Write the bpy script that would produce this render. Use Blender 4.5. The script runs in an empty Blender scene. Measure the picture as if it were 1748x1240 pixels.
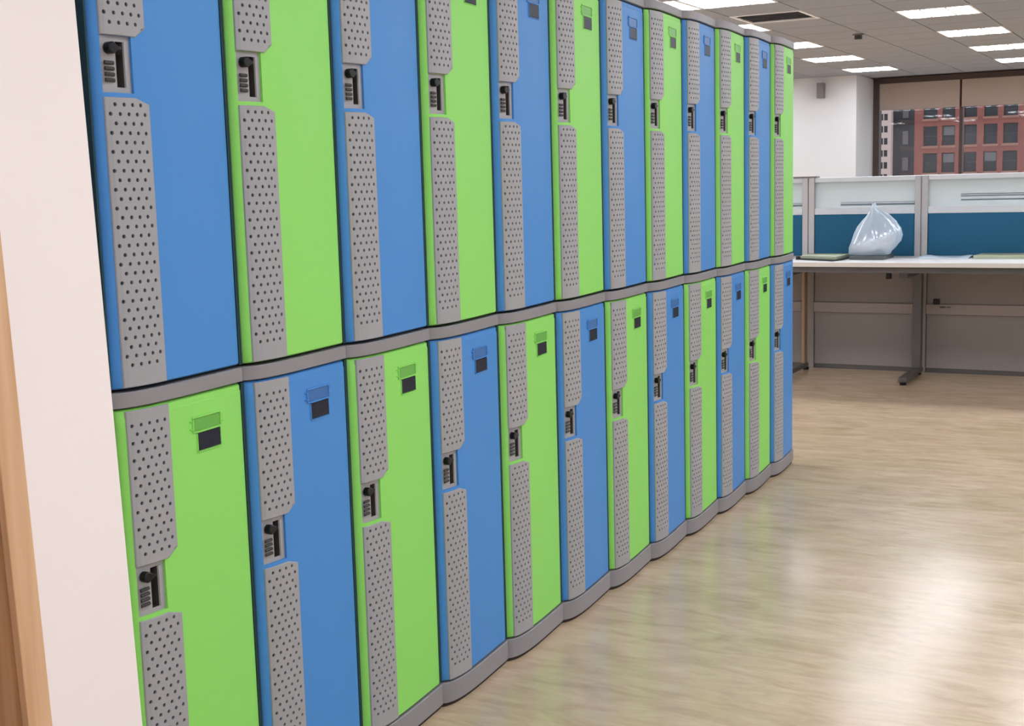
import bpy, math, random
import numpy as np
from mathutils import Vector, Matrix

scene = bpy.context.scene
C = scene.collection
random.seed(4)

# ------------------------------------------------------------------ camera
FPX = 2198.46
cam_d = bpy.data.cameras.new('camera')
cam = bpy.data.objects.new('camera', cam_d)
C.objects.link(cam)
cam_d.sensor_fit = 'HORIZONTAL'
cam_d.sensor_width = 36.0
cam_d.lens = FPX / 1748.0 * 36.0
cam_d.clip_end = 500
YAW, PITCH, ROLL = -0.4986, -0.1373, -0.0272
fw = Vector((math.sin(YAW) * math.cos(PITCH), math.cos(YAW) * math.cos(PITCH), math.sin(PITCH)))
rt = Vector((math.cos(YAW), -math.sin(YAW), 0))
up = rt.cross(fw)
r2 = rt * math.cos(ROLL) + up * math.sin(ROLL)
u2 = -rt * math.sin(ROLL) + up * math.cos(ROLL)
M = Matrix((r2, u2, -fw)).transposed().to_4x4()
M.translation = (1.65375, -1.59426, 1.3005)
cam.matrix_world = M
scene.camera = cam

# ------------------------------------------------------------------ world, exposure
w = bpy.data.worlds.new('overcast_sky')
scene.world = w
w.use_nodes = True
bg = w.node_tree.nodes['Background']
bg.inputs[0].default_value = (0.80, 0.87, 1.0, 1)
bg.inputs[1].default_value = 0.95
vs = scene.view_settings
vs.view_transform = 'Standard'
vs.look = 'None'
vs.exposure = 0.0
vs.gamma = 1.0
vs.use_curve_mapping = False
TUBE = 18.4          # emission of the fluorescent tubes
TUBE_COL = (0.955, 0.985, 1.06, 1)

# ------------------------------------------------------------------ materials
def srgb(r, g, b):
    f = lambda c: (c / 255 / 12.92) if c / 255 <= 0.04045 else ((c / 255 + 0.055) / 1.055) ** 2.4
    return (f(r), f(g), f(b), 1)

def mat(name, col, rough=0.5, metal=0.0, spec=0.5, noise=0.0, scale=40.0, bump=0.0, bscale=200.0):
    m = bpy.data.materials.new(name)
    m.use_nodes = True
    nt = m.node_tree
    b = nt.nodes['Principled BSDF']
    b.inputs['Base Color'].default_value = col
    b.inputs['Roughness'].default_value = rough
    b.inputs['Metallic'].default_value = metal
    b.inputs['Specular IOR Level'].default_value = spec
    if noise or bump:
        tc = nt.nodes.new('ShaderNodeTexCoord')
    if noise:
        n = nt.nodes.new('ShaderNodeTexNoise')
        n.inputs['Scale'].default_value = scale
        n.inputs['Detail'].default_value = 4
        nt.links.new(tc.outputs['Object'], n.inputs['Vector'])
        mx = nt.nodes.new('ShaderNodeMixRGB')
        mx.inputs[1].default_value = tuple(c * (1 - noise) for c in col[:3]) + (1,)
        mx.inputs[2].default_value = tuple(min(1, c * (1 + noise)) for c in col[:3]) + (1,)
        nt.links.new(n.outputs['Fac'], mx.inputs[0])
        nt.links.new(mx.outputs[0], b.inputs['Base Color'])
    if bump:
        n2 = nt.nodes.new('ShaderNodeTexNoise')
        n2.inputs['Scale'].default_value = bscale
        nt.links.new(tc.outputs['Object'], n2.inputs['Vector'])
        bp = nt.nodes.new('ShaderNodeBump')
        bp.inputs['Strength'].default_value = bump
        bp.inputs['Distance'].default_value = 0.002
        nt.links.new(n2.outputs['Fac'], bp.inputs['Height'])
        nt.links.new(bp.outputs[0], b.inputs['Normal'])
    return m

def emit(name, col, s):
    m = bpy.data.materials.new(name)
    m.use_nodes = True
    nt = m.node_tree
    nt.nodes.clear()
    e = nt.nodes.new('ShaderNodeEmission')
    e.inputs[0].default_value = col
    e.inputs[1].default_value = s
    o = nt.nodes.new('ShaderNodeOutputMaterial')
    nt.links.new(e.outputs[0], o.inputs[0])
    return m

def sheet(name, col, transp, rough=0.3, gloss=0.1):
    """thin translucent film: part see-through, part white scatter, a little gloss"""
    m = bpy.data.materials.new(name)
    m.use_nodes = True
    nt = m.node_tree
    nt.nodes.clear()
    t = nt.nodes.new('ShaderNodeBsdfTransparent')
    t.inputs[0].default_value = (0.96, 0.98, 0.98, 1)
    d = nt.nodes.new('ShaderNodeBsdfDiffuse'); d.inputs[0].default_value = col
    tl = nt.nodes.new('ShaderNodeBsdfTranslucent'); tl.inputs[0].default_value = col
    g = nt.nodes.new('ShaderNodeBsdfGlossy'); g.inputs['Roughness'].default_value = rough
    m1 = nt.nodes.new('ShaderNodeMixShader'); m1.inputs[0].default_value = 0.4
    nt.links.new(d.outputs[0], m1.inputs[1]); nt.links.new(tl.outputs[0], m1.inputs[2])
    m2 = nt.nodes.new('ShaderNodeMixShader'); m2.inputs[0].default_value = transp
    nt.links.new(m1.outputs[0], m2.inputs[1]); nt.links.new(t.outputs[0], m2.inputs[2])
    m3 = nt.nodes.new('ShaderNodeMixShader'); m3.inputs[0].default_value = gloss
    nt.links.new(m2.outputs[0], m3.inputs[1]); nt.links.new(g.outputs[0], m3.inputs[2])
    o = nt.nodes.new('ShaderNodeOutputMaterial')
    nt.links.new(m3.outputs[0], o.inputs[0])
    return m

def floor_mat():
    m = bpy.data.materials.new('streaked_vinyl')
    m.use_nodes = True
    nt = m.node_tree
    b = nt.nodes['Principled BSDF']
    tc = nt.nodes.new('ShaderNodeTexCoord')
    def streak(sx, sy, rot, detail, dist):
        mp = nt.nodes.new('ShaderNodeMapping')
        mp.inputs['Scale'].default_value = (sx, sy, 1)
        mp.inputs['Rotation'].default_value = (0, 0, rot)
        nt.links.new(tc.outputs['Object'], mp.inputs[0])
        n = nt.nodes.new('ShaderNodeTexNoise')
        n.inputs['Scale'].default_value = 1.0
        n.inputs['Detail'].default_value = detail
        n.inputs['Roughness'].default_value = 0.62
        n.inputs['Distortion'].default_value = dist
        nt.links.new(mp.outputs[0], n.inputs['Vector'])
        return n
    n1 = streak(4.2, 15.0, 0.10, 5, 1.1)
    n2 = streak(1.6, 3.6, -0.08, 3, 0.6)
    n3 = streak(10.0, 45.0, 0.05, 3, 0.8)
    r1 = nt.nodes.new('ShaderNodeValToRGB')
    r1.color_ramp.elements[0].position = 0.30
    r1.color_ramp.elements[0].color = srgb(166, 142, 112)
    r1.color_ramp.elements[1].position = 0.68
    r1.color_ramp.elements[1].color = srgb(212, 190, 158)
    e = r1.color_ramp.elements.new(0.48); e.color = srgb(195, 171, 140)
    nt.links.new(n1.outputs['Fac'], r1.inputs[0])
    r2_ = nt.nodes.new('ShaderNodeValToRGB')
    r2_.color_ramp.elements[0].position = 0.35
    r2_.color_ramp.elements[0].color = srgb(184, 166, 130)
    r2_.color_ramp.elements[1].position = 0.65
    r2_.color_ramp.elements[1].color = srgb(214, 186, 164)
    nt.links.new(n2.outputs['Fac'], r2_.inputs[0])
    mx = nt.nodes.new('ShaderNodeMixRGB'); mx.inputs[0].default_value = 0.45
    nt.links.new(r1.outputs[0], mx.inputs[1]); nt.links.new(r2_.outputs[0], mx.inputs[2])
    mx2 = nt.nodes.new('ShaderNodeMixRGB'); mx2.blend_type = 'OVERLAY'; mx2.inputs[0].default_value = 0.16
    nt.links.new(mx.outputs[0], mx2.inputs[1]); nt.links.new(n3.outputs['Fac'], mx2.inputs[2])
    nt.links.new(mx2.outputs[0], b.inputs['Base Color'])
    rr = nt.nodes.new('ShaderNodeMapRange')
    rr.inputs['To Min'].default_value = 0.15
    rr.inputs['To Max'].default_value = 0.26
    nt.links.new(n1.outputs['Fac'], rr.inputs['Value'])
    nt.links.new(rr.outputs[0], b.inputs['Roughness'])
    b.inputs['Specular IOR Level'].default_value = 0.42
    nb = nt.nodes.new('ShaderNodeTexNoise'); nb.inputs['Scale'].default_value = 9.0
    nt.links.new(tc.outputs['Object'], nb.inputs['Vector'])
    bp = nt.nodes.new('ShaderNodeBump'); bp.inputs['Strength'].default_value = 0.05; bp.inputs['Distance'].default_value = 0.01
    nt.links.new(nb.outputs['Fac'], bp.inputs['Height'])
    nt.links.new(bp.outputs[0], b.inputs['Normal'])
    return m

def wood_mat(name, c1, c2):
    m = bpy.data.materials.new(name)
    m.use_nodes = True
    nt = m.node_tree
    b = nt.nodes['Principled BSDF']
    tc = nt.nodes.new('ShaderNodeTexCoord')
    mp = nt.nodes.new('ShaderNodeMapping'); mp.inputs['Scale'].default_value = (25, 25, 1.2)
    nt.links.new(tc.outputs['Object'], mp.inputs[0])
    n = nt.nodes.new('ShaderNodeTexNoise'); n.inputs['Scale'].default_value = 2.0; n.inputs['Detail'].default_value = 5
    nt.links.new(mp.outputs[0], n.inputs['Vector'])
    r = nt.nodes.new('ShaderNodeValToRGB')
    r.color_ramp.elements[0].color = c1; r.color_ramp.elements[0].position = 0.3
    r.color_ramp.elements[1].color = c2; r.color_ramp.elements[1].position = 0.7
    nt.links.new(n.outputs['Fac'], r.inputs[0])
    nt.links.new(r.outputs[0], b.inputs['Base Color'])
    b.inputs['Roughness'].default_value = 0.45
    return m

def brick_mat():
    m = bpy.data.materials.new('red_brick')
    m.use_nodes = True
    nt = m.node_tree
    b = nt.nodes['Principled BSDF']
    tc = nt.nodes.new('ShaderNodeTexCoord')
    mp = nt.nodes.new('ShaderNodeMapping'); mp.inputs['Rotation'].default_value = (math.pi / 2, 0, 0)
    nt.links.new(tc.outputs['Object'], mp.inputs[0])
    n = nt.nodes.new('ShaderNodeTexBrick')
    n.inputs['Scale'].default_value = 3.0
    n.inputs['Color1'].default_value = srgb(170, 98, 86)
    n.inputs['Color2'].default_value = srgb(152, 84, 74)
    n.inputs['Mortar'].default_value = srgb(164, 112, 100)
    nt.links.new(mp.outputs[0], n.inputs['Vector'])
    nt.links.new(n.outputs['Color'], b.inputs['Base Color'])
    b.inputs['Roughness'].default_value = 0.9
    return m

MT = dict(
    blue=mat('blue_plastic', srgb(72, 140, 210), 0.45, spec=0.3, noise=0.02, scale=3, bump=0.06, bscale=500),
    green=mat('green_plastic', srgb(144, 222, 104), 0.45, spec=0.3, noise=0.02, scale=3, bump=0.06, bscale=500),
    blue_card=mat('blue_card_window', srgb(58, 110, 172), 0.4, spec=0.3),
    green_card=mat('green_card_window', srgb(104, 176, 76), 0.4, spec=0.3),
    grey=mat('grey_plastic', srgb(157, 158, 161), 0.45, noise=0.03, scale=5),
    frame=mat('grey_frame_plastic', srgb(138, 136, 140), 0.45, noise=0.03, scale=5),
    lockgrey=mat('lock_grey', srgb(160, 160, 163), 0.4),
    slot=mat('slot_shade_grey', srgb(70, 66, 64), 0.5),  # darker than the plate: shade of the recess put into the colour
    hole=mat('vent_backing', srgb(52, 52, 56), 0.8),
    seamshade=mat('dark_teal_seam_shade', srgb(30, 62, 68), 0.7),  # colour of the painted shade in the door seams
    navy=mat('navy_gap_shade', srgb(46, 78, 124), 0.6),
    black=mat('black_plastic', srgb(12, 12, 14), 0.35, spec=0.3),
    plate=mat('number_plate_navy', srgb(22, 27, 44), 0.42, spec=0.22),
    clipshade=mat('brown_clip_and_shade', srgb(48, 38, 32), 0.8),  # clipboard clip, and the painted shade under the lockers
    floor=floor_mat(),
    ceil=mat('ceiling_tile_mineral', srgb(150, 153, 160), 0.95, noise=0.04, scale=30, bump=0.2, bscale=90),
    ceilgap=mat('ceiling_joint', srgb(120, 114, 110), 0.9),
    white=mat('white_paint', srgb(248, 240, 238), 0.75, noise=0.012, scale=2.5, bump=0.03),
    wallwhite=mat('white_wall_paint', srgb(208, 209, 211), 0.8, noise=0.01, scale=2),
    tan=wood_mat('tan_wood', srgb(204, 162, 122), srgb(222, 184, 146)),
    brownwood=wood_mat('brown_wood', srgb(136, 96, 62), srgb(164, 120, 84)),
    darkbrown=mat('dark_brown_metal', srgb(66, 48, 42), 0.5),
    blind=mat('beige_blind', srgb(174, 158, 148), 0.85, noise=0.03, scale=20),
    alu=mat('brushed_aluminium', srgb(190, 190, 192), 0.35, metal=0.55),
    offwhite=mat('offwhite_plastic', srgb(222, 226, 230), 0.5),
    teal=mat('teal_fabric', srgb(42, 104, 138), 0.95, noise=0.08, scale=180, bump=0.3, bscale=600),
    laminate=mat('white_laminate', srgb(238, 236, 234), 0.35, noise=0.01, scale=8),
    edge=mat('cream_edge_band', srgb(220, 214, 206), 0.4),
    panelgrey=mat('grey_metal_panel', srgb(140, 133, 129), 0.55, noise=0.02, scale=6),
    traygrey=mat('grey_tray', srgb(158, 149, 144), 0.5),
    leg=mat('dark_grey_steel', srgb(92, 90, 88), 0.4, metal=0.3),
    brass=mat('brassy_leg', srgb(150, 126, 100), 0.4, metal=0.3),
    frosted=sheet('frosted_glass', srgb(216, 224, 224), 0.30, 0.25, 0.06),
    bag=sheet('thin_clear_plastic', srgb(224, 238, 250), 0.26, 0.15, 0.16),
    band=sheet('grey_frost_band', srgb(150, 158, 168), 0.25, 0.3, 0.04),
    bundle=mat('white_paper_wrap', srgb(244, 240, 242), 0.6),
    padgrey=mat('dark_grey_card', srgb(92, 98, 96), 0.7),
    palegreen=mat('pale_green_paper', srgb(186, 196, 170), 0.8),
    paleblue=mat('pale_blue_paper', srgb(206, 226, 242), 0.7),
    brick=brick_mat(),
    concrete=mat('pale_pink_stone', srgb(226, 196, 182), 0.9, noise=0.03, scale=2),
    sillstone=mat('pink_sill_stone', srgb(178, 128, 112), 0.9),
    winframe=mat('dark_window_frame', srgb(70, 58, 56), 0.6),
    pane=mat('far_window_glass', srgb(46, 48, 54), 0.12),
    panelit=mat('far_window_blind', srgb(128, 124, 124), 0.6),
    towerdark=mat('dark_tower_glass', srgb(56, 58, 68), 0.2),
    steel=mat('sensor_dark', srgb(50, 48, 46), 0.5),
    trof=mat('troffer_white', srgb(235, 235, 235), 0.4),
    darkgrey=mat('dark_grey_shadow_box', srgb(120, 116, 114), 0.6),
)
MT['tube'] = emit('fluorescent_tube', TUBE_COL, TUBE)
MT['tube_off'] = mat('unlit_tube', srgb(228, 228, 226), 0.4)

glass = bpy.data.materials.new('window_glass'); glass.use_nodes = True
nt = glass.node_tree; nt.nodes.clear()
_t = nt.nodes.new('ShaderNodeBsdfTransparent'); _t.inputs[0].default_value = (0.93, 0.95, 0.95, 1)
_g = nt.nodes.new('ShaderNodeBsdfGlossy'); _g.inputs['Roughness'].default_value = 0.02
_m = nt.nodes.new('ShaderNodeMixShader'); _m.inputs[0].default_value = 0.03
_o = nt.nodes.new('ShaderNodeOutputMaterial')
nt.links.new(_t.outputs[0], _m.inputs[1]); nt.links.new(_g.outputs[0], _m.inputs[2]); nt.links.new(_m.outputs[0], _o.inputs[0])
MT['glass'] = glass

# ------------------------------------------------------------------ mesh helpers
class MB:
    def __init__(s):
        s.v = []; s.f = []
    def add(s, vs_, fs):
        n = len(s.v)
        s.v += [tuple(p) for p in vs_]
        s.f += [tuple(i + n for i in f) for f in fs]
        return s
    def box(s, x0, x1, y0, y1, z0, z1):
        return s.add([(x0, y0, z0), (x1, y0, z0), (x1, y1, z0), (x0, y1, z0), (x0, y0, z1), (x1, y0, z1), (x1, y1, z1), (x0, y1, z1)],
                     [(3, 2, 1, 0), (4, 5, 6, 7), (0, 1, 5, 4), (1, 2, 6, 5), (2, 3, 7, 6), (3, 0, 4, 7)])
    def prism(s, poly, z0, z1):
        n = len(poly)
        s.add([(x, y, z0) for x, y in poly] + [(x, y, z1) for x, y in poly],
              [tuple(range(n - 1, -1, -1)), tuple(range(n, 2 * n))] + [(i, (i + 1) % n, n + (i + 1) % n, n + i) for i in range(n)])
        return s
    def tube(s, p0, p1, r, n=10):
        p0 = Vector(p0); p1 = Vector(p1); d = (p1 - p0).normalized()
        a = d.orthogonal().normalized(); b = d.cross(a)
        ring = [(a * math.cos(2 * math.pi * k / n) + b * math.sin(2 * math.pi * k / n)) * r for k in range(n)]
        return s.add([p0 + q for q in ring] + [p1 + q for q in ring],
                     [tuple(range(n - 1, -1, -1)), tuple(range(n, 2 * n))] + [(i, (i + 1) % n, n + (i + 1) % n, n + i) for i in range(n)])
    def mesh(s, name, m, smooth=False):
        me = bpy.data.meshes.new(name)
        me.from_pydata([tuple(p) for p in s.v], [], s.f)
        for mm in (m if isinstance(m, (list, tuple)) else [m]):
            me.materials.append(mm)
        if smooth:
            me.polygons.foreach_set('use_smooth', [True] * len(me.polygons))
        me.update()
        return me
    def build(s, name, m, parent=None, smooth=False, bevel=0):
        o = link(name, s.mesh(name, m, smooth), parent)
        if bevel:
            bv = o.modifiers.new('bevel', 'BEVEL'); bv.width = bevel; bv.segments = 2; bv.limit_method = 'ANGLE'
        return o

def link(name, data, parent=None, loc=None):
    o = bpy.data.objects.new(name, data)
    C.objects.link(o)
    if parent is not None:
        o.parent = parent
    if loc is not None:
        o.location = loc
    return o

def empty(name, loc=(0, 0, 0), rz=0.0):
    o = bpy.data.objects.new(name, None)
    o.empty_display_size = 0.05
    C.objects.link(o)
    o.location = loc
    o.rotation_euler = (0, 0, rz)
    return o

def tag(o, label=None, cat=None, group=None, kind=None):
    if label: o['label'] = label
    if cat: o['category'] = cat
    if group: o['group'] = group
    if kind: o['kind'] = kind
    return o

def struct(o, label=None):
    return tag(o, label, None, None, 'structure')

# ------------------------------------------------------------------ the room
X0, X1, Y0, Y1, H = -7.0, 6.5, -4.5, 16.9, 2.62
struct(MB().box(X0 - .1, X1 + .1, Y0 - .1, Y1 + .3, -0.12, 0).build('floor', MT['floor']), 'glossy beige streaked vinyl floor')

# ceiling: slab, and in the part in view each mineral tile by itself
GX, GY, CELL = -0.70, 9.40, 0.60
ceiling = struct(MB().box(X0 - .1, X1 + .1, Y0 - .1, Y1 + .3, H + 0.012, H + 0.15).build('ceiling', MT['ceilgap']), 'grey tiled office ceiling')
TX0, TX1, TY0 = GX - 7 * CELL, GX + 4 * CELL, GY - 5 * CELL      # -4.9 .. 1.7, from y 6.4
lamp_cells = {}
for i in range(-3, 4):
    for j in range(-7, 4):
        x = GX + 1.8 * i; y = GY + 1.8 * j
        if x < X0 or x + .6 > X1 or y < Y0 or y + .6 > Y1: continue
        lamp_cells[(round((x - GX) / CELL), round((y - GY) / CELL))] = (x, y)
for i in list(range(-10, -1)) + [0] + list(range(2, 11)):          # nearly unbroken cross row of lights; unseen right-hand fill-ins added to brighten the floor
    lamp_cells[(i, -3)] = (GX + i * CELL, GY - 3 * CELL)
VENT_CELL = (-2, -1)
tile_me = MB().box(-.294, .294, -.294, .294, 0, .014).mesh('tile', MT['ceil'])
ny = 0
for i in range(-7, 4):
    for j in range(-5, 13):
        if (i, j) in lamp_cells or (i, j) == VENT_CELL: continue
        y = GY + (j + .5) * CELL
        if y + .3 > Y1: continue
        link('tile', tile_me, ceiling, (GX + (i + .5) * CELL, y, H))
# plain ceiling panels outside the view (with holes left for the lamps)
m = MB()
for i in range(-11, 13):
    for j in range(-24, 13):
        x = GX + i * CELL; y = GY + j * CELL
        if (i, j) in lamp_cells or (-7 <= i < 4 and -5 <= j): continue
        if x + .6 < X0 or x > X1 or y + .6 < Y0 or y + .6 > Y1: continue
        m.box(max(x + .004, X0), min(x + .596, X1), max(y + .004, Y0), y + .596, H, H + .014)
o = m.build('far_tiles', MT['ceil'], ceiling); o['kind'] = 'stuff'

# lamps
trof_frame = MB()
for a in ((0, .6, 0, .02), (0, .6, .58, .6), (0, .02, .02, .58), (.58, .6, .02, .58)):
    trof_frame.box(a[0] + .003 if a[0] == 0 else a[0], a[1] - .003 if a[1] == .6 else a[1], a[2] + .003 if a[2] == 0 else a[2], a[3] - .003 if a[3] == .6 else a[3], -.004, .012)
trof_frame.box(.02, .58, .02, .58, .0115, .0118)
frame_me = trof_frame.mesh('frame', MT['trof'])
tube_mes = []
for k in range(3):
    cx = .6 * (k + .5) / 3
    mb = MB(); n = 8; segs = []
    for yy in (.03, .57):
        for q in range(n + 1):
            a = math.pi * q / n
            segs.append((cx + .078 * math.cos(a), yy, .0105 - .016 * math.sin(a)))
    mb.add(segs, [(q, q + 1, n + 2 + q, n + 1 + q) for q in range(n)] + [tuple(range(n, -1, -1)), tuple(range(n + 1, 2 * n + 2))])
    tube_mes.append((mb.mesh('tube', MT['tube']), mb.mesh('tube', MT['tube_off'])))
fin = MB()
for k in (1, 2):
    fin.box(.2 * k - .008, .2 * k + .008, .02, .58, -.008, .011)
fin_me = fin.mesh('divider', MT['trof'])
vis = {(0, 0): 'square ceiling light nearest the viewer in the right-hand row above the desks',
       (0, 3): 'second square ceiling light of the right-hand row above the desks',
       (0, 6): 'third square ceiling light of the right-hand row, cut by the photo edge',
       (0, 9): 'farthest square ceiling light of the right-hand row, next to the window blind',
       (-2, -3): 'big bright ceiling light at the top edge, just above the locker tops',
       (-3, 0): 'bright ceiling light half hidden behind the top of the tenth locker column',
       (-3, 3): 'ceiling light just beyond the top of the last green locker',
       (-3, 6): 'ceiling light above the white wall, second farthest of the left-hand row',
       (-3, 9): 'farthest ceiling light of the left-hand row, right above the white wall corner'}
for key, (x, y) in lamp_cells.items():
    root = empty('ceiling_light', (x, y, H))
    if key in vis: tag(root, vis[key], 'light', 'ceiling lights in view')
    else: tag(root, 'square recessed fluorescent ceiling light outside the picture', 'light', 'ceiling lights out of view')
    link('frame', frame_me, root)
    link('divider', fin_me, root)
    off = 5.0 < y < 7.0        # the row in front of the desks is switched off
    for t in tube_mes: link('tube', t[1 if off else 0], root)
# air diffuser
root = tag(empty('air_diffuser', (GX + VENT_CELL[0] * CELL, GY + VENT_CELL[1] * CELL, H)), 'square grey air vent in the ceiling above the locker row end', 'vent')
mb = MB()
for a in ((.004, .596, .004, .03), (.004, .596, .57, .596), (.004, .03, .03, .57), (.57, .596, .03, .57)): mb.box(*a, -.006, .012)
mb.build('frame', MT['trof'], root)
for k in range(7):
    yy = .06 + k * .075
    MB().add([(.03, yy, -.002), (.57, yy, -.002), (.57, yy + .05, .011), (.03, yy + .05, .011), (.03, yy, .000), (.57, yy, .000), (.57, yy + .05, .012), (.03, yy + .05, .012)],
             [(3, 2, 1, 0), (4, 5, 6, 7), (0, 1, 5, 4), (1, 2, 6, 5), (2, 3, 7, 6), (3, 0, 4, 7)]).build('slat', MT['ceil'], root)
# sprinkler head
root = tag(empty('smoke_detector', (-1.345, 10.89, H)), 'small dark round detector on the ceiling tiles between the light rows', 'detector')
MB().tube((0, 0, -.012), (0, 0, 0.001), .055, 18).build('base', MT['darkgrey'], root)
MB().tube((0, 0, -.05), (0, 0, -.012), .036, 18).build('sensor', MT['steel'], root)

# walls
def lean(z, y_at_161):   # the near wall stands very slightly out of true
    return y_at_161 + (1.614 - z) * 0.030
def lean_box(xa, xb, ya, yb, za=0.0, zb=H):
    v = []
    for z in (za, zb):
        v += [(xa, lean(z, ya), z), (xb, lean(z, ya), z), (xb, lean(z, yb), z), (xa, lean(z, yb), z)]
    return MB().add(v, [(3, 2, 1, 0), (4, 5, 6, 7), (0, 1, 5, 4), (1, 2, 6, 5), (2, 3, 7, 6), (3, 0, 4, 7)])
struct(lean_box(-.60, .03, -.246, -.049).build('wall_left', MT['white']), 'narrow white wall end beside the lockers')
v = []
for z in (0, 1.92):
    v += [(-.40, lean(z, -.0488), z), (-.022, lean(z, -.0488), z), (-.022, -.0004, z), (-.40, -.0004, z)]
struct(MB().add(v, [(3, 2, 1, 0), (4, 5, 6, 7), (0, 1, 5, 4), (1, 2, 6, 5), (2, 3, 7, 6), (3, 0, 4, 7)]).build('gap_shade_strip', MT['navy']), 'dark blue strip as painted gap shade between the white wall and the lockers')  # added strip, its dark blue paints the shade in the wall gap
struct(lean_box(-.05, .036, -.292, -.2455).build('trim_1', MT['tan'], bevel=.002), 'tan wooden door trim on the white wall')
d = struct(lean_box(-.03, .022, -1.15, -.2925, 0.01, 2.2).build('door_1', MT['brownwood']), 'brown wooden door')
MB().tube((.022, -1.06, 1.0), (.07, -1.06, 1.0), .012).tube((.07, -1.07, 1.0), (.07, -.95, 1.0), .010).build('handle', MT['alu'], d)
struct(lean_box(-.05, .036, -1.20, -1.1505).build('trim_2', MT['tan']))
struct(lean_box(-.05, .036, -1.15, -.2925, 2.2005, 2.25).build('trim_3', MT['tan']))
struct(MB().box(-.60, .03, Y0, -1.29, 0, H).build('wall_door_side', MT['white']))
struct(lean_box(-.6, .03, -1.15, -.292, 2.2505, H).build('wall_over_door', MT['white']))
struct(MB().box(X1, X1 + .1, Y0, Y1, 0, H).build('wall_right', MT['white']))
struct(MB().box(-.6, X1, Y0 - .1, Y0, 0, H).build('wall_behind', MT['white']))
struct(MB().box(X0 - .1, X0, -.1, Y1, 0, H).build('wall_far_left', MT['white']))
struct(MB().box(X0, -.6, -.2, -.1, 0, H).build('wall_behind_lockers', MT['white']))
# far side: white pillar wall, then the window wall set back
struct(MB().box(X0, -2.565, 15.9, Y1 + .2, 0, H).build('wall_back', MT['wallwhite']), 'white wall at the far end, left of the window')
WX0, WX1, WY = -2.565, X1, Y1
struct(MB().box(WX0, WX1, WY, WY + .2, 0, 0.75).build('wall_window', MT['wallwhite']), 'low wall below the window')
win = struct(empty('window_1', (WX0, WY, 0)), 'wide dark-framed window with roller blinds')
PITCH_W = 1.085
def wb(name, m_, *b): return MB().box(*b).build(name, m_, win)
wb('frame', MT['darkbrown'], 0, .085, -.03, .12, .751, H)
wb('head_rail', MT['darkbrown'], .0851, WX1 - WX0, -.10, .12, 2.545, H)
wb('sill', MT['darkbrown'], .0851, WX1 - WX0, -.03, .12, .751, .80)
nb = int((WX1 - WX0) / PITCH_W)
for k in range(nb + 1):
    xa = .085 + k * PITCH_W; xb = min(xa + PITCH_W, WX1 - WX0)
    if xb - xa < .1: continue
    if k: wb('mullion', MT['darkbrown'], xa - .022, xa + .022, 0, .10, .801, 2.544)
    wb('pane', MT['glass'], xa + (.023 if k else .001), xb - .023, .05, .056, .802, 2.543)
for k in range(nb):
    xa = WX0 + .085 + k * PITCH_W
    pos = ['leftmost, beside the white wall', 'second from the left, at the picture edge'][k] if k < 2 else None
    root = empty('roller_blind', (xa, WY - .055, 0))
    tag(root, 'beige roller blind pulled down a little, ' + pos if pos else 'beige roller blind farther right outside the picture', 'blind', 'roller blinds' if pos else 'roller blinds out of view')
    mb = MB(); n = 10
    cols = []
    for q in range(n + 1):
        xx = .015 + (PITCH_W - .03) * q / n
        cols.append((xx, .004 * math.sin(q * 1.7)))
    vv = []
    for th in (0, .003):
        for z in (2.2, 2.56):
            vv += [(x_, y_ + th, z) for x_, y_ in cols]
    N = n + 1
    ff = [(q, q + 1, N + q + 1, N + q) for q in range(n)] + [(2 * N + q + 1, 2 * N + q, 3 * N + q, 3 * N + q + 1) for q in range(n)]
    mb.add(vv, ff).build('fabric', MT['blind'], root)
    MB().box(.015, PITCH_W - .015, -.006, .010, 2.185, 2.2).build('bottom_bar', MT['blind'], root)
    MB().tube((.015, .033, 2.525), (PITCH_W - .015, .033, 2.525), .018).build('roller', MT['darkbrown'], root)

# ------------------------------------------------------------------ lockers
W = 0.3438
PT = [0, .0045, .0058, .0080, .0115, .0165, .026, .04, .06, .085, .115, .15, .19, .23, .27, .305, .322, .331, .335, .3378, .3393, .3438]
PX = [-.022, -.020, -.009, -.001, .004, .0085, .0128, .0156, .0178, .0187, .0183, .0165, .0135, .0100, .0062, .0030, .0014, -.0004, -.003, -.009, -.020, -.022]
BT = [0, .003, .010, .025, .04, .06, .085, .115, .15, .19, .23, .27, .305, .328, .340, .3438]     # caps and bases run on to the seam
BX_ = [-.005, -.001, .0055, .0122, .0156, .0178, .0187, .0183, .0165, .0135, .0100, .0062, .0030, .0008, -.001, -.005]
def XB(t): return float(np.interp(t, BT, BX_))
def X(t): return float(np.interp(t, PT, PX))
DH = 0.866      # door height
def curve_ts(a, b, extra=()):
    ts = sorted(set([a, b] + [t for t in PT if a < t < b] + list(np.arange(a, b, .02)[1:]) + [e for e in extra if a < e < b]))
    out = [ts[0]]
    for t in ts[1:]:
        if t - out[-1] > 1e-6: out.append(t)
    return out

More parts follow.
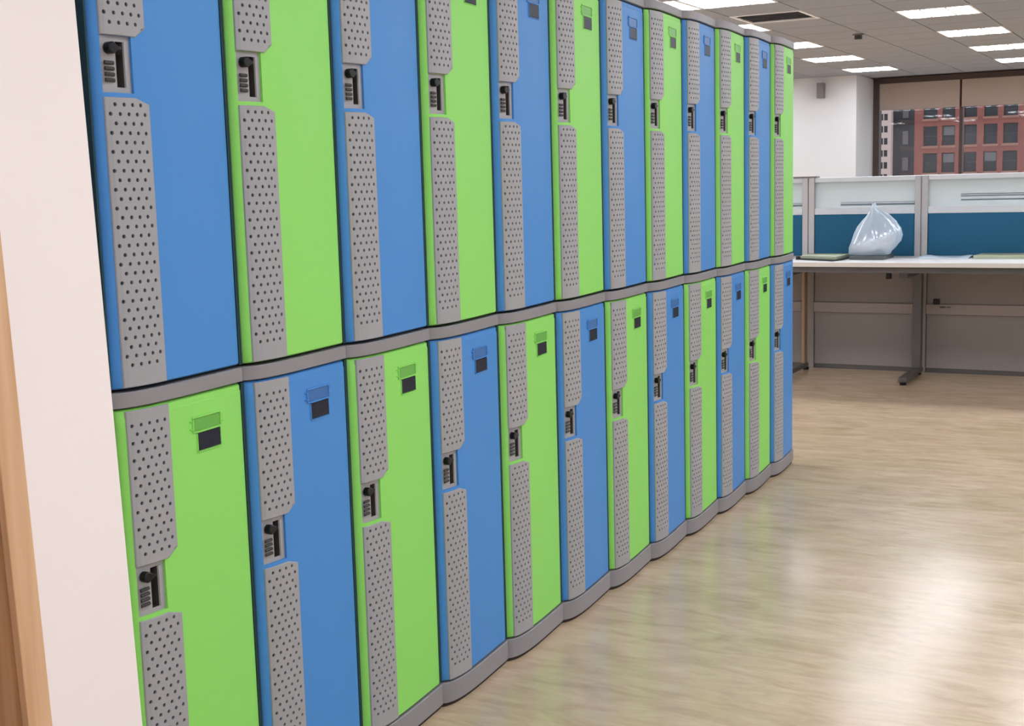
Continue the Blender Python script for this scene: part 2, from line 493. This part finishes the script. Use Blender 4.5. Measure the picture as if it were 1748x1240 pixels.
LT0, LT1, LZ0, LZ1 = .0185, .081, .492, .584       # lock opening
def door_mesh():
    ts = curve_ts(.0046, .3392, (LT0, LT1))
    zs = [(0, -.012), (.0012, -.004), (.004, 0), (.03, 0), (LZ0, 0), (LZ1, 0), (DH - .03, 0), (DH - .0145, 0), (DH - .013, -.0016), (DH - .004, -.0016), (DH - .0012, -.005), (DH, -.012)]
    mb = MB(); n = len(ts)
    v = [(X(t) + o_, t, z) for z, o_ in zs for t in ts]
    f = []
    for j in range(len(zs) - 1):
        for i in range(n - 1):
            if zs[j][0] == LZ0 and ts[i] >= LT0 - 1e-6 and ts[i + 1] <= LT1 + 1e-6: continue
            f.append((j * n + i, j * n + i + 1, (j + 1) * n + i + 1, (j + 1) * n + i))
    mb.add(v, f)
    # reveal of the lock opening
    tl = [t for t in ts if LT0 - 1e-6 <= t <= LT1 + 1e-6]
    for z in (LZ0, LZ1):
        mb.add([(X(t), t, z) for t in tl] + [(X(t) - .008, t, z) for t in tl], [(i, i + 1, len(tl) + i + 1, len(tl) + i) for i in range(len(tl) - 1)])
    for t in (LT0, LT1):
        mb.add([(X(t), t, LZ0), (X(t), t, LZ1), (X(t) - .008, t, LZ1), (X(t) - .008, t, LZ0)], [(0, 1, 2, 3)])
    return mb

VT0, VT1, VO, HR = .0190, .1118, .0035, .0036
HX = [.0262 + .0185 * k for k in range(5)]
HX2 = [.03545 + .0185 * k for k in range(4)]
def vent_mesh(z_start, z_end, first_long, chamfer):
    """perforated grille from z_start to z_end; the margins carry the clipped corner"""
    pitch = .01545
    if chamfer == 'top':
        nrow = int((z_end - .003 - (z_start + .018)) / pitch); za = z_end - .003 - nrow * pitch
        top_clip = (z_end, .080, z_end - .010); bot_clip = None
    else:
        nrow = int((z_end - .015 - (z_start + .0115)) / pitch); za = z_start + .0115
        top_clip = None; bot_clip = (z_start, .088, z_start + .0155)
    zb = za + nrow * pitch
    mb = MB()
    def lim(t, z):          # keep every point inside the clipped corner
        c_ = top_clip or bot_clip
        if t > c_[1]:
            e_ = c_[0] + (c_[2] - c_[0]) * (t - c_[1]) / (VT1 - c_[1])
            z = min(z, e_) if top_clip else max(z, e_)
        return z
    P = lambda t, z, o_=0.0: (X(t) + VO + o_, t, lim(t, z))
    back = []
    for k in range(nrow):
        z0, z1 = za + k * pitch, za + (k + 1) * pitch; zc = (z0 + z1) / 2
        hx = HX2 if ((nrow - 1 - k) if chamfer == 'top' else k) % 2 == 0 else HX
        edges = [hx[0] - .00925 + .0185 * q for q in range(len(hx) + 1)]
        edges[0] = max(edges[0], VT0 + .001); edges[-1] = min(edges[-1], VT1 - .001)
        for a, b in ((VT0, edges[0]), (edges[-1], VT1)):
            mb.add([P(a, z0), P(b, z0), P(b, z1), P(a, z1)], [(0, 1, 2, 3)])
        for q, hc in enumerate(hx):
            a, b = edges[q], edges[q + 1]
            sq = [(b, zc), (b, z1), (hc, z1), (a, z1), (a, zc), (a, z0), (hc, z0), (b, z0)]
            oc = [(hc + HR * math.cos(math.pi * e / 4), zc + HR * math.sin(math.pi * e / 4)) for e in range(8)]
            mb.add([P(*p) for p in sq] + [P(*p) for p in oc] + [P(*p, -.0028) for p in oc],
                   [(e, (e + 1) % 8, 8 + (e + 1) % 8, 8 + e) for e in range(8)] + [(8 + e, 8 + (e + 1) % 8, 16 + (e + 1) % 8, 16 + e) for e in range(8)])
    def margin(z0, z1, clip):
        ts = curve_ts(VT0, VT1, (.080, .088, .096, .104))
        def zlim(t, z):
            if not clip: return z
            zc_, tc_, ze = clip
            if t <= tc_: return z
            f_ = (t - tc_) / (VT1 - tc_)
            return z + (ze - zc_) * f_
        lo = [zlim(t, z0) if clip and clip[2] > clip[0] else z0 for t in ts]
        hi = [zlim(t, z1) if clip and clip[2] < clip[0] else z1 for t in ts]
        n = len(ts)
        mb.add([P(t, z) for t, z in zip(ts, lo)] + [P(t, z) for t, z in zip(ts, hi)], [(i, i + 1, n + i + 1, n + i) for i in range(n - 1)])
        return ts, lo, hi
    ts, lo, _ = margin(z_start, za, bot_clip)
    ts2, _, hi = margin(zb, z_end, top_clip)
    outline = list(zip(ts, lo)) + list(zip(ts2, hi))[::-1]
    n = len(outline)
    # rounded shoulder and side wall
    P0 = lambda t, z, o_=0.0: (X(t) + VO + o_, t, z)
    cx = (VT0 + VT1) / 2; cz = (z_start + z_end) / 2
    r0 = [P(t, z) for t, z in outline]
    r1 = [P0(t + .0012 * (1 if t > cx else -1), z + .0012 * (1 if z > cz else -1), -.0012) for t, z in outline]
    r2_ = [P0(t + .0012 * (1 if t > cx else -1), z + .0012 * (1 if z > cz else -1), -.006) for t, z in outline]
    mb.add(r0 + r1 + r2_, [(i, n + i, n + (i + 1) % n, (i + 1) % n) for i in range(n)] + [(n + i, 2 * n + i, 2 * n + (i + 1) % n, n + (i + 1) % n) for i in range(n)])
    bk = MB()
    tb = curve_ts(VT0 + .006, VT1 - .006)
    k = len(tb)
    bk.add([(X(t) + .0008, t, lim(t - .003, za) if top_clip else lim(t, za) + .001) for t in tb] + [(X(t) + .0008, t, lim(t, zb) - .001) for t in tb], [(i, i + 1, k + i + 1, k + i) for i in range(k - 1)])
    return mb, bk

def strip_prism(ts, off, back, z0, z1, bev=0.0015):
    """a slab whose front follows the bowed locker front"""
    mb = MB(); n = len(ts)
    rows = [(z0, -bev), (z0 + bev, 0), (z1 - bev, 0), (z1, -bev)]
    v = [(XB(t) + off + o_, t, z) for z, o_ in rows for t in ts]
    f = [(j * n + i, j * n + i + 1, (j + 1) * n + i + 1, (j + 1) * n + i) for j in range(3) for i in range(n - 1)]
    mb.add(v, f)
    for z, flip in ((z0, True), (z1, False)):
        p = [(XB(t) + off - bev, t, z) for t in ts] + [(back, ts[-1], z), (back, ts[0], z)]
        idx = tuple(range(len(p)))
        mb.add(p, [idx[::-1] if flip else idx])
    for t in (ts[0], ts[-1]):
        mb.add([(XB(t) + off, t, z0), (XB(t) + off, t, z1), (back, t, z1), (back, t, z0)], [(0, 1, 2, 3)])
    mb.add([(back, ts[0], z0), (back, ts[-1], z0), (back, ts[-1], z1), (back, ts[0], z1)], [(0, 1, 2, 3)])
    return mb

door_mb = door_mesh()
DOOR = {c: door_mb.mesh('door', MT[c]) for c in ('blue', 'green')}
for me in DOOR.values():
    me.polygons.foreach_set('use_smooth', [True] * len(me.polygons))
    me.set_sharp_from_angle(angle=math.radians(40))
vl, vlb = vent_mesh(.004, .4835, True, 'top')
vu, vub = vent_mesh(.5855, DH - .0045, False, 'bottom')
# vent and its dark backing share one mesh with two materials
def two_mat(name, a, b, ma, mb_):
    me = bpy.data.meshes.new(name)
    n = len(a.v)
    me.from_pydata(a.v + b.v, [], a.f + [tuple(i + n for i in f) for f in b.f])
    me.materials.append(ma); me.materials.append(mb_)
    for i in range(len(a.f), len(a.f) + len(b.f)): me.polygons[i].material_index = 1
    me.update()
    return me
VENTL = two_mat('vent_grille', vl, vlb, MT['grey'], MT['hole'])
VENTU = two_mat('vent_grille', vu, vub, MT['grey'], MT['hole'])
# lock plate with a finger slot
LO = -.0045
lp = MB()
ST0, ST1, SZ0, SZ1 = .0495, .0655, .501, .575
def lpp(t, z, o_=0.0): return (X(.05) + LO + o_ + (X(t) - X(.05)) * .6, t, z)
for (a, b, c, d_) in ((LT0 - .002, ST0, LZ0 - .002, LZ1 + .002), (ST1, LT1 + .002, LZ0 - .002, LZ1 + .002), (ST0, ST1, LZ0 - .002, SZ0), (ST0, ST1, SZ1, LZ1 + .002)):
    lp.add([lpp(a, c), lpp(b, c), lpp(b, d_), lpp(a, d_)], [(0, 1, 2, 3)])
LOCKPLATE = lp.mesh('lock_plate', MT['lockgrey'])
sl = MB()
q = [(ST0, SZ0), (ST1, SZ0), (ST1, SZ1), (ST0, SZ1)]
sl.add([lpp(*p) for p in q] + [lpp(*p, -.022) for p in q], [(i, (i + 1) % 4, 4 + (i + 1) % 4, 4 + i) for i in range(4)] + [(4, 5, 6, 7)])
SLOT = sl.mesh('finger_slot', MT['slot'])
bz = MB()   # raised lip right of the slot
bz.add([lpp(ST1, SZ0), lpp(.0735, SZ0), lpp(.0735, SZ1), lpp(ST1, SZ1), lpp(ST1 + .001, SZ0, .003), lpp(.0715, SZ0, .003), lpp(.0715, SZ1, .003), lpp(ST1 + .001, SZ1, .003)],
       [(4, 5, 6, 7), (0, 1, 5, 4), (1, 2, 6, 5), (2, 3, 7, 6), (3, 0, 4, 7)])
LIP = bz.mesh('slot_lip', MT['lockgrey'])
kn = MB()
kc = (.0335, .5635); kx = X(.05) + LO
n = 16
outl = []
for k in range(n + 1):
    a = math.radians(38 + (322 - 38) * k / n)
    outl.append((kc[0] + .0098 * math.cos(a), kc[1] + .0098 * math.sin(a)))
outl += [(.0475, kc[1] - .0030), (.0525, kc[1] - .0026), (.0525, kc[1] + .0026), (.0475, kc[1] + .0030)]
nn = len(outl)
kn.add([(kx - .001, t, z) for t, z in outl] + [(kx + .011, t, z) for t, z in outl] + [(kx + .0125, kc[0] + (t - kc[0]) * .8, kc[1] + (z - kc[1]) * .8) for t, z in outl],
       [(i, (i + 1) % nn, nn + (i + 1) % nn, nn + i) for i in range(nn)] + [(nn + i, nn + (i + 1) % nn, 2 * nn + (i + 1) % nn, 2 * nn + i) for i in range(nn)] + [tuple(range(2 * nn, 3 * nn))])
KNOB = kn.mesh('lock_knob', MT['black'])
dl = MB()
n = 8
prof = [(.0032 * math.cos(math.pi * k / n), .0032 * math.sin(math.pi * k / n)) for k in range(n + 1)]
dl.add([(kx + b, .0222, a) for a, b in prof] + [(kx + b, .0432, a) for a, b in prof], [(k, k + 1, n + 2 + k, n + 1 + k) for k in range(n)] + [tuple(range(n + 1)), tuple(range(2 * n + 1, n, -1))])
DIAL = dl.mesh('number_dial', MT['steel'])
# card holder: frame, window, side clips; number plate
def patch(t0, t1, z0, z1, o0, o1, in_=0.0):
    mb = MB(); ts = [t0 + (t1 - t0) * k / 4 for k in range(5)]
    v = [(X(t) + o0, t, z0) for t in ts] + [(X(t) + o0, t, z1) for t in ts]
    g = lambda t: t0 + in_ + (t - t0) / (t1 - t0) * (t1 - t0 - 2 * in_)
    v += [(X(g(t)) + o1, g(t), z0 + in_) for t in ts] + [(X(g(t)) + o1, g(t), z1 - in_) for t in ts]
    f = [(10 + k, 11 + k, 16 + k, 15 + k) for k in range(4)] + [(k, k + 1, 11 + k, 10 + k) for k in range(4)] + [(6 + k, 5 + k, 15 + k, 16 + k) for k in range(4)]
    f += [(0, 10, 15, 5), (4, 9, 19, 14)]
    return mb.add(v, f)
hold = MB()
for a in ((.176, .263, .8225, .8265), (.176, .263, .796, .799), (.176, .1795, .799, .8225), (.2595, .263, .799, .8225), (.169, .1755, .803, .8055), (.169, .1755, .817, .8195), (.2635, .270, .803, .8055), (.2635, .270, .817, .8195)):
    p = patch(*a, -.0005, .0030, .0006)
    hold.add(p.v, p.f)
HOLD = {c: hold.mesh('card_holder', MT[c]) for c in ('blue', 'green')}
CARD = {c: patch(.1795, .2595, .799, .8225, -.0003, .0012, .0003).mesh('card_window', MT[c + '_card']) for c in ('blue', 'green')}
PLATE = patch(.190, .258, .7605, .794, -.0003, .0022, .0008).mesh('number_plate', MT['plate'])
RIM = {}
for c in ('blue', 'green'):
    rim = MB()
    for a in ((.187, .261, .794, .797), (.187, .261, .7575, .7605), (.187, .190, .7605, .794), (.258, .261, .7605, .794)):
        p = patch(*a, -.0005, .0026, .0008); rim.add(p.v, p.f)
    RIM[c] = rim.mesh('plate_rim', MT[c])
def base_ts(): return sorted(set([.0006, W - .0006] + BT[1:-1] + [.0175, .05, .07, .1, .13, .17, .21, .25, .29]))
tsf = base_ts()
CAPB = strip_prism(tsf, .002, -.44, DH + .003, DH + .0305).mesh('cap', MT['frame'])
BASE = strip_prism(tsf, .003, -.44, -.0558, -.003).mesh('base', MT['frame'])
FOOT_SHADE = strip_prism(base_ts(), -.004, -.43, -.0660, -.0562, .0005).mesh('foot_shade', MT['clipshade'])  # dark brown strip painted as the gap shadow along the floor
SEAM_SHADE = MB().box(-.0223, -.004, .0006, .0044, 0, DH).box(-.0223, -.004, .3395, W - .0006, 0, DH).mesh('seam_shade', MT['seamshade'])  # dark strips that paint the shade into the gaps between doors
BODY = MB().box(-.44, -.0225, .001, W - .001, -.0028, DH + .0028).mesh('body', MT['frame'])
for me in (CAPB, BASE):
    me.polygons.foreach_set('use_smooth', [True] * len(me.polygons)); me.set_sharp_from_angle(angle=math.radians(25))
ordn = ['first', 'second', 'third', 'fourth', 'fifth', 'sixth', 'seventh', 'eighth', 'ninth', 'tenth', 'eleventh', 'last']
Z_LOW, Z_UP, S_UP = 0.066, 0.9675, 1.028
for col in range(12):
    for row in (0, 1):
        c = 'blue' if (col + row) % 2 else 'green'
        root = empty('locker', (0, col * W, Z_UP if row else Z_LOW))
        if row: root.scale = (1, 1, S_UP)
        pos = ordn[col] + ' column from the white wall' if col < 11 else 'last column, nearest the desks'
        tag(root, '%s plastic locker in the %s row, %s' % (c, 'upper' if row else 'lower', pos), 'locker', 'two-tier blue and green plastic lockers')
        link('body', BODY, root)
        link('cap', CAPB, root)
        link('seam_shade', SEAM_SHADE, root)
        if not row:
            link('base', BASE, root); link('foot_shade', FOOT_SHADE, root)
        dr = link('door', DOOR[c], root)
        for nm, me in (('vent_grille', VENTL), ('vent_grille', VENTU), ('lock_plate', LOCKPLATE), ('finger_slot', SLOT), ('slot_lip', LIP), ('lock_knob', KNOB),
                       ('card_holder', HOLD[c]), ('card_window', CARD[c]), ('plate_rim', RIM[c]), ('number_plate', PLATE)):
            link(nm, me, dr)
        for k in range(4):
            link('number_dial', DIAL, dr, (0, 0, .5400 - k * .0093))

# ------------------------------------------------------------------ partitions and desk
PY = 7.10
def partition(y, x_posts, name_label, back=False):
    root = tag(empty('office_partition', (0, y, 0)), name_label, 'partition')
    top = 1.292
    for xp in x_posts:
        p = MB().box(xp - .041, xp - .003, -.012, .062, .731, top).box(xp + .003, xp + .041, -.012, .062, .731, top).box(xp - .003, xp + .003, -.006, .056, .731, top - .004).build('post', MT['alu'], root, bevel=.004)
        MB().box(xp - .040, xp + .040, -.010, .060, 0, .7305).build('post_shaded', MT['panelgrey'], root, bevel=.004)  # lower post in duller grey, under-desk shade put into its colour
    for a, b in zip(x_posts[:-1], x_posts[1:]):
        xa, xb = a + .0415, b - .0415
        MB().box(xa, xb, -.006, .056, top - .030, top).build('top_rail', MT['offwhite'], root, bevel=.003)
        MB().box(xa, xb, .020, .028, 1.0905, top - .0305).build('pane', MT['frosted'], root)
        if not back:
            right = xa > -.1
            for za_, zb_ in ([(1.150, 1.158), (1.163, 1.169), (1.125, 1.134)] if right else [(1.103, 1.116), (1.122, 1.126)]):
                MB().box(xa + (.20 if right else .17), xb - .002, .0172, .0198, za_, zb_).build('frost_band', MT['band'], root)
        MB().box(xa, xb, -.008, .058, 1.046, 1.090).build('middle_rail', MT['offwhite'], root, bevel=.003)
        MB().box(xa + .001, xb - .001, -.002, .052, .700, 1.0455).build('fabric_panel', MT['teal'], root, bevel=.004)
        MB().box(xa + .001, xb - .001, .002, .048, .456, .6995).build('upper_panel', MT['panelgrey'], root, bevel=.003)
        MB().box(xa, xb, -.020, .058, .388, .4555).build('cable_tray', MT['traygrey'], root, bevel=.004)
        MB().box(xa + .001, xb - .001, .002, .048, .030, .3875).build('lower_panel', MT['panelgrey'], root, bevel=.003)
        MB().box(xa, xb, .006, .044, 0, .0295).build('skirting', MT['leg'], root)
    return root
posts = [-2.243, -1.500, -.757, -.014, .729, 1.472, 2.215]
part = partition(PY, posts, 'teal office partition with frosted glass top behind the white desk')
MB().box(-.86, -.700, -.016, .066, 1.2925, 1.304).build('post_cap', MT['darkgrey'], part)
cl = MB().box(.115, .150, -.027, -.0205, .432, .443).box(.155, .185, -.0265, -.0205, .434, .441).build('outlet', MT['leg'], part)
partition(8.75, [-2.6, -1.2, .2, 1.6], 'second office partition seen blurred through the frosted glass', True)
# things seen behind the glass
desk = tag(empty('office_desk', (0, 0, 0)), 'long white-topped office desk against the teal partition', 'desk')
DZ = .77; DY0 = 6.40
MB().box(-2.2, 2.2, DY0 + .004, PY - .0205, DZ - .026, DZ).build('worktop', MT['laminate'], desk, bevel=.002)
MB().box(-2.2, 2.2, DY0, DY0 + .0038, DZ - .0275, DZ - .0005).build('edge_band', MT['edge'], desk, bevel=.001)
MB().box(-2.18, 2.18, DY0 + .03, DY0 + .06, DZ - .065, DZ - .0265).build('front_beam', MT['leg'], desk)
for xl, mm in ((.000, 'leg'), (-.745, 'brass'), (1.70, 'leg'), (-1.6, 'leg')):
    w_ = .026 if mm == 'leg' else .011
    lg = MB().box(xl - w_, xl + w_, 6.93, 7.0, .05, DZ - .0655).build('leg', MT[mm], desk, bevel=.004)
    MB().box(xl - w_ * 1.05, xl + w_ * 1.05, 6.50, 7.03, .018, .0495).build('foot', MT['leg'], lg, bevel=.006)
    MB().tube((xl, 6.53, 0.001), (xl, 6.53, .018), .020, 12).tube((xl, 7.0, 0.001), (xl, 7.0, .018), .020, 12).build('glide', MT['black'], lg)
    MB().box(xl - w_, xl + w_, 6.50, 6.929, DZ - .10, DZ - .066).build('arm', MT['leg'], lg)
MB().box(-.100, -.070, DY0 + .07, DY0 + .10, DZ - .105, DZ - .0265).build('bracket', MT['black'], desk, bevel=.003)
MB().box(.090, .128, 6.98, 7.02, .462, .500).build('cable_clip', MT['black'], desk, bevel=.004)

# ------------------------------------------------------------------ things on the desk
zt = DZ + .0006
def sheet_of_paper(name, pts, z, th, m_, label, cat, wave=0.0):
    """a thin slab over a quad of corners, slightly wavy"""
    mb = MB(); n = 8
    a, b, c, d_ = [Vector((*p, 0)) for p in pts]
    g = []
    for lay in (0, th):
        for i in range(n + 1):
            for j in range(n + 1):
                u_, v_ = i / n, j / n
                p = (a * (1 - u_) + b * u_) * (1 - v_) + (d_ * (1 - u_) + c * u_) * v_
                h = wave * max(0, math.sin(u_ * 7 + v_ * 2)) * math.sin(math.pi * min(1, max(0, v_)))
                g.append((p.x, p.y, z + lay + (h if lay else h * .8)))
    N = n + 1; K = N * N
    f = []
    for i in range(n):
        for j in range(n):
            q_ = i * N + j
            f.append((q_, q_ + 1, q_ + N + 1, q_ + N)); f.append((K + q_, K + q_ + N, K + q_ + N + 1, K + q_ + 1))
    for i in range(n):
        for q0, q1 in ((i, i + 1), (n * N + i, n * N + i + 1)): f.append((q0, q1, K + q1, K + q0))
        for q0, q1 in ((i * N, (i + 1) * N), (i * N + n, (i + 1) * N + n)): f.append((q0, q1, K + q1, K + q0))
    return tag(mb.add(g, f).build(name, m_), label, cat)
# clipboard with dark rim and the pale green pad on it
cb = tag(empty('clipboard', (0, 0, 0)), 'thin black clipboard lying at the left end of the white desk', 'clipboard')
MB().prism([(-.72, 6.66), (-.435, 6.50), (-.40, 6.63), (-.40, 6.97), (-.73, 6.97)], zt, zt + .006).build('board', MT['black'], cb, bevel=.001)
MB().tube((-.715, 6.67, zt + .014), (-.695, 6.655, zt + .014), .009, 10).build('clip', MT['clipshade'], cb)
sheet_of_paper('paper_pad', [(-.70, 6.72), (-.44, 6.60), (-.425, 6.95), (-.71, 6.95)], zt + .0066, .016, MT['palegreen'], 'pale green paper pad on the black clipboard', 'paper')
sheet_of_paper('paper_sheet', [(.03, 6.78), (.33, 6.80), (.34, 7.04), (.05, 7.05)], zt, .004, MT['paleblue'], 'crumpled pale blue paper sheet lying right of the partition post', 'paper', .014)
sheet_of_paper('notebook', [(.36, 6.80), (.80, 6.83), (.80, 7.06), (.37, 7.05)], zt, .020, MT['palegreen'], 'pale green notebook at the right picture edge on the desk', 'notebook')
# dark pad under the bag, the bag, the wrapped bundle inside
BX, BY = -.245, 6.80
sheet_of_paper('card_folder', [(BX - .13, BY - .13), (BX + .09, BY - .13), (BX + .09, BY + .14), (BX - .13, BY + .14)], zt, .022, MT['padgrey'], 'dark grey folder under the plastic bag on the desk', 'folder')
def loft(rings, closed=True):
    mb = MB(); n = len(rings[0])
    for r_ in rings: mb.v += r_
    for j in range(len(rings) - 1):
        for i in range(n):
            mb.f.append((j * n + i, j * n + (i + 1) % n, (j + 1) * n + (i + 1) % n, (j + 1) * n + i))
    mb.f.append(tuple(range(n))[::-1]); mb.f.append(tuple(range((len(rings) - 1) * n, len(rings) * n)))
    return mb
bag_z0 = zt + .0230
prof_b = [  # z, centre x, half width x, half depth y, crumple
    (0.000, -.035, .112, .085, .00), (.012, -.030, .134, .100, .03), (.050, -.015, .146, .110, .05), (.095, .010, .150, .105, .06), (.135, .020, .146, .095, .08),
    (.175, .022, .128, .080, .12), (.215, .022, .100, .060, .16), (.250, .018, .068, .040, .22), (.275, .008, .040, .024, .28), (.300, -.004, .018, .013, .30), (.318, -.006, .012, .010, .25), (.335, -.010, .010, .006, .2)]
rng = random.Random(11)
ph = [(rng.uniform(0, 6.28), rng.randint(3, 9), rng.uniform(.4, 1)) for _ in range(6)]
rings = []
for z, cx, hw, hd, cr in prof_b:
    r_ = []
    for k in range(48):
        a = 2 * math.pi * k / 48
        s_ = 1 + cr * sum(am * math.sin(f_ * a + p_ + z * 22) for p_, f_, am in ph) / 3.2
        r_.append((BX + cx + hw * s_ * math.cos(a), BY + hd * s_ * math.sin(a), bag_z0 + z + (.006 * math.sin(5 * a + z * 30) if 0 < z < .3 else 0)))
    rings.append(r_)
bag = loft(rings).build('plastic_bag', MT['bag'], None, smooth=True)
tag(bag, 'crumpled translucent plastic bag with a pointed top on the desk', 'bag')
rings = []
for k in range(13):
    u_ = k / 12
    x_ = BX - .105 + .225 * u_
    rr = .042 * (math.sin(math.pi * min(1, max(0, .12 + .8 * u_)))) ** .6
    zc = bag_z0 + .058 + .034 * (u_ - .35) ** 2 * 4 + .012 * u_
    rings.append([(x_, BY - .045 + rr * 1.25 * math.cos(2 * math.pi * q / 20), zc + rr * math.sin(2 * math.pi * q / 20) * (1 + .06 * math.sin(k * 1.7 + q))) for q in range(20)])
tag(loft(rings).build('wrapped_bundle', MT['bundle'], None, smooth=True), 'white wrapped bundle lying inside the plastic bag', 'bundle')

# grey box added to stand in for a soft lamp shadow on the wall
sp = tag(empty('wall_shadow_box', (-3.02, 15.9, 2.44)), 'small grey box added as a soft shadow high on the far white wall', 'shadow_box')
MB().box(-.045, .045, -.13, -.012, -.10, .10).build('shadow_block', MT['darkgrey'], sp, bevel=.006)
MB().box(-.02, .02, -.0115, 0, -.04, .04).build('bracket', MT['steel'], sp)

# ------------------------------------------------------------------ the street side
FY = 130.0
def px_at(px, py, Yw):
    d_ = fw + r2 * ((px - 874) / FPX) - u2 * ((py - 620) / FPX)
    o_ = M.translation
    return o_ + d_ * ((Yw - o_.y) / d_.y)
def facade(name, label, x0, x1, z0, z1, depth, wall_m, cols, rows, frame_m, setback=.25, sill=True):
    """cols: list of (xa, xb); rows: list of (za, zb); wall is a grid of piers and spandrels around real openings"""
    root = tag(empty(name, (0, FY, z0)), label, 'building')
    mb = MB()
    xs = [x0]
    for a, b in cols: xs += [a, b]
    xs.append(x1)
    for i in range(0, len(xs) - 1, 2): mb.box(xs[i], xs[i + 1], -depth, 0, 0, z1 - z0)
    zs = [z0]
    for a, b in rows: zs += [a, b]
    zs.append(z1)
    for a, b in cols:
        for i in range(0, len(zs) - 1, 2): mb.box(a, b, -depth, 0, zs[i] - z0, zs[i + 1] - z0)
    mb.box(x0, x1, .0, .6, 0, z1 - z0)
    mb.build('wall', wall_m, root)
    return root
SX = lambda px: px_at(px, 240, FY).x
SZ = lambda py: px_at(1600, py, FY).z
# brick block: columns of windows measured along the facade
ppm = 1.0 / (SX(1601) - SX(1600))
c0 = [SX(1578), SX(1611)]
cols = []
for a_, b_ in ((1577, 1601), (1609, 1631), (1646, 1668), (1680, 1703), (1713, 1738), (1750, 1773), (1786, 1806), (1822, 1844), (1858, 1880)):
    cols.append((SX(a_), SX(b_)))
rh = SZ(235) - SZ(281)
rows = []
for k in range(-9, 8):
    zc = SZ(232) + k * rh
    rows.append((zc - rh * .37, zc + rh * .36))
bx0, bx1 = SX(1562), SX(1900)
bz0, bz1 = rows[0][0] - 3, rows[-1][1] + 3
brickb = facade('brick_building', 'red brick building with a grid of windows outside the window', bx0, bx1, bz0, bz1, .35, MT['brick'], cols, rows, MT['winframe'])
for ci, (a_, b_) in enumerate(cols):
    for ri, (za_, zb_) in enumerate(rows):
        in_view = 5 <= ri <= 13 and ci < 6
        if not in_view: continue
        f_ = MB()
        t_ = .09
        f_.box(a_ + .02, a_ + t_, -.14, -.02, za_ - bz0 + .02, zb_ - bz0 - .02).box(b_ - t_, b_ - .02, -.14, -.02, za_ - bz0 + .02, zb_ - bz0 - .02)
        f_.box(a_ + t_, b_ - t_, -.14, -.02, za_ - bz0 + .02, za_ - bz0 + t_).box(a_ + t_, b_ - t_, -.14, -.02, zb_ - bz0 - t_, zb_ - bz0 - .02)
        zm_ = (za_ + zb_) / 2 - bz0
        f_.box(a_ + t_, b_ - t_, -.14, -.02, zm_ - .04, zm_ + .04)
        wf = f_.build('window', MT['winframe'], brickb)
        MB().box(a_ + t_, b_ - t_, -.09, -.07, za_ - bz0 + t_, zm_ - .04).build('pane', MT['pane'], wf)
        lit = (ci * 5 + ri * 3) % 7 in (1, 4)
        MB().box(a_ + t_, b_ - t_, -.09, -.07, zm_ + .04, zb_ - bz0 - t_).build('pane', MT['panelit'] if lit else MT['pane'], wf)
        MB().box(a_ - .1, b_ + .1, -.50, -.351, za_ - bz0 - .22, za_ - bz0).build('sill', MT['sillstone'], wf)
# dark glass recess between the two buildings
dk = tag(empty('glass_tower', (0, FY + 2, bz0)), 'dark glazed bay between the pale tower and the brick building', 'building')
MB().box(SX(1516), SX(1561), 0, 3, 0, bz1 - bz0).build('wall', MT['towerdark'], dk)
for k, zc in enumerate([r_[0] for r_ in rows]):
    MB().box(SX(1530), SX(1560), -.3, -.001, zc - bz0 - .35, zc - bz0 + .1).build('spandrel', MT['winframe'], dk)
    if 5 <= k <= 13:
        MB().box(SX(1534), SX(1544), -.2, -.001, zc - bz0 + .3, zc - bz0 + 1.6).build('pane', MT['panelit'], dk)
# pale tower with small windows
rp = SZ(217) - SZ(238)
rows2 = []
for k in range(-20, 12):
    zc = SZ(238) + k * rp
    rows2.append((zc - rp * .27, zc + rp * .27))
tz0, tz1 = rows2[0][0] - 2, rows2[-1][1] + 2
tw = facade('pale_tower', 'narrow pale pink tower with small dark windows beside the window frame', SX(1490), SX(1522), tz0, tz1, .3, MT['concrete'], [(SX(1502), SX(1508.3)), (SX(1509.7), SX(1516))], rows2, MT['winframe'])
for a_, b_ in [(SX(1502), SX(1508.3)), (SX(1509.7), SX(1516))]:
    for ri, (za_, zb_) in enumerate(rows2):
        if not 9 <= ri <= 26: continue
        wf = MB().box(a_, b_, -.16, -.10, za_ - tz0, za_ - tz0 + .05).box(a_, b_, -.16, -.10, zb_ - tz0 - .05, zb_ - tz0).build('window', MT['winframe'], tw)
        MB().box(a_, b_, -.12, -.08, za_ - tz0 + .05, zb_ - tz0 - .05).build('pane', MT['pane'], wf)
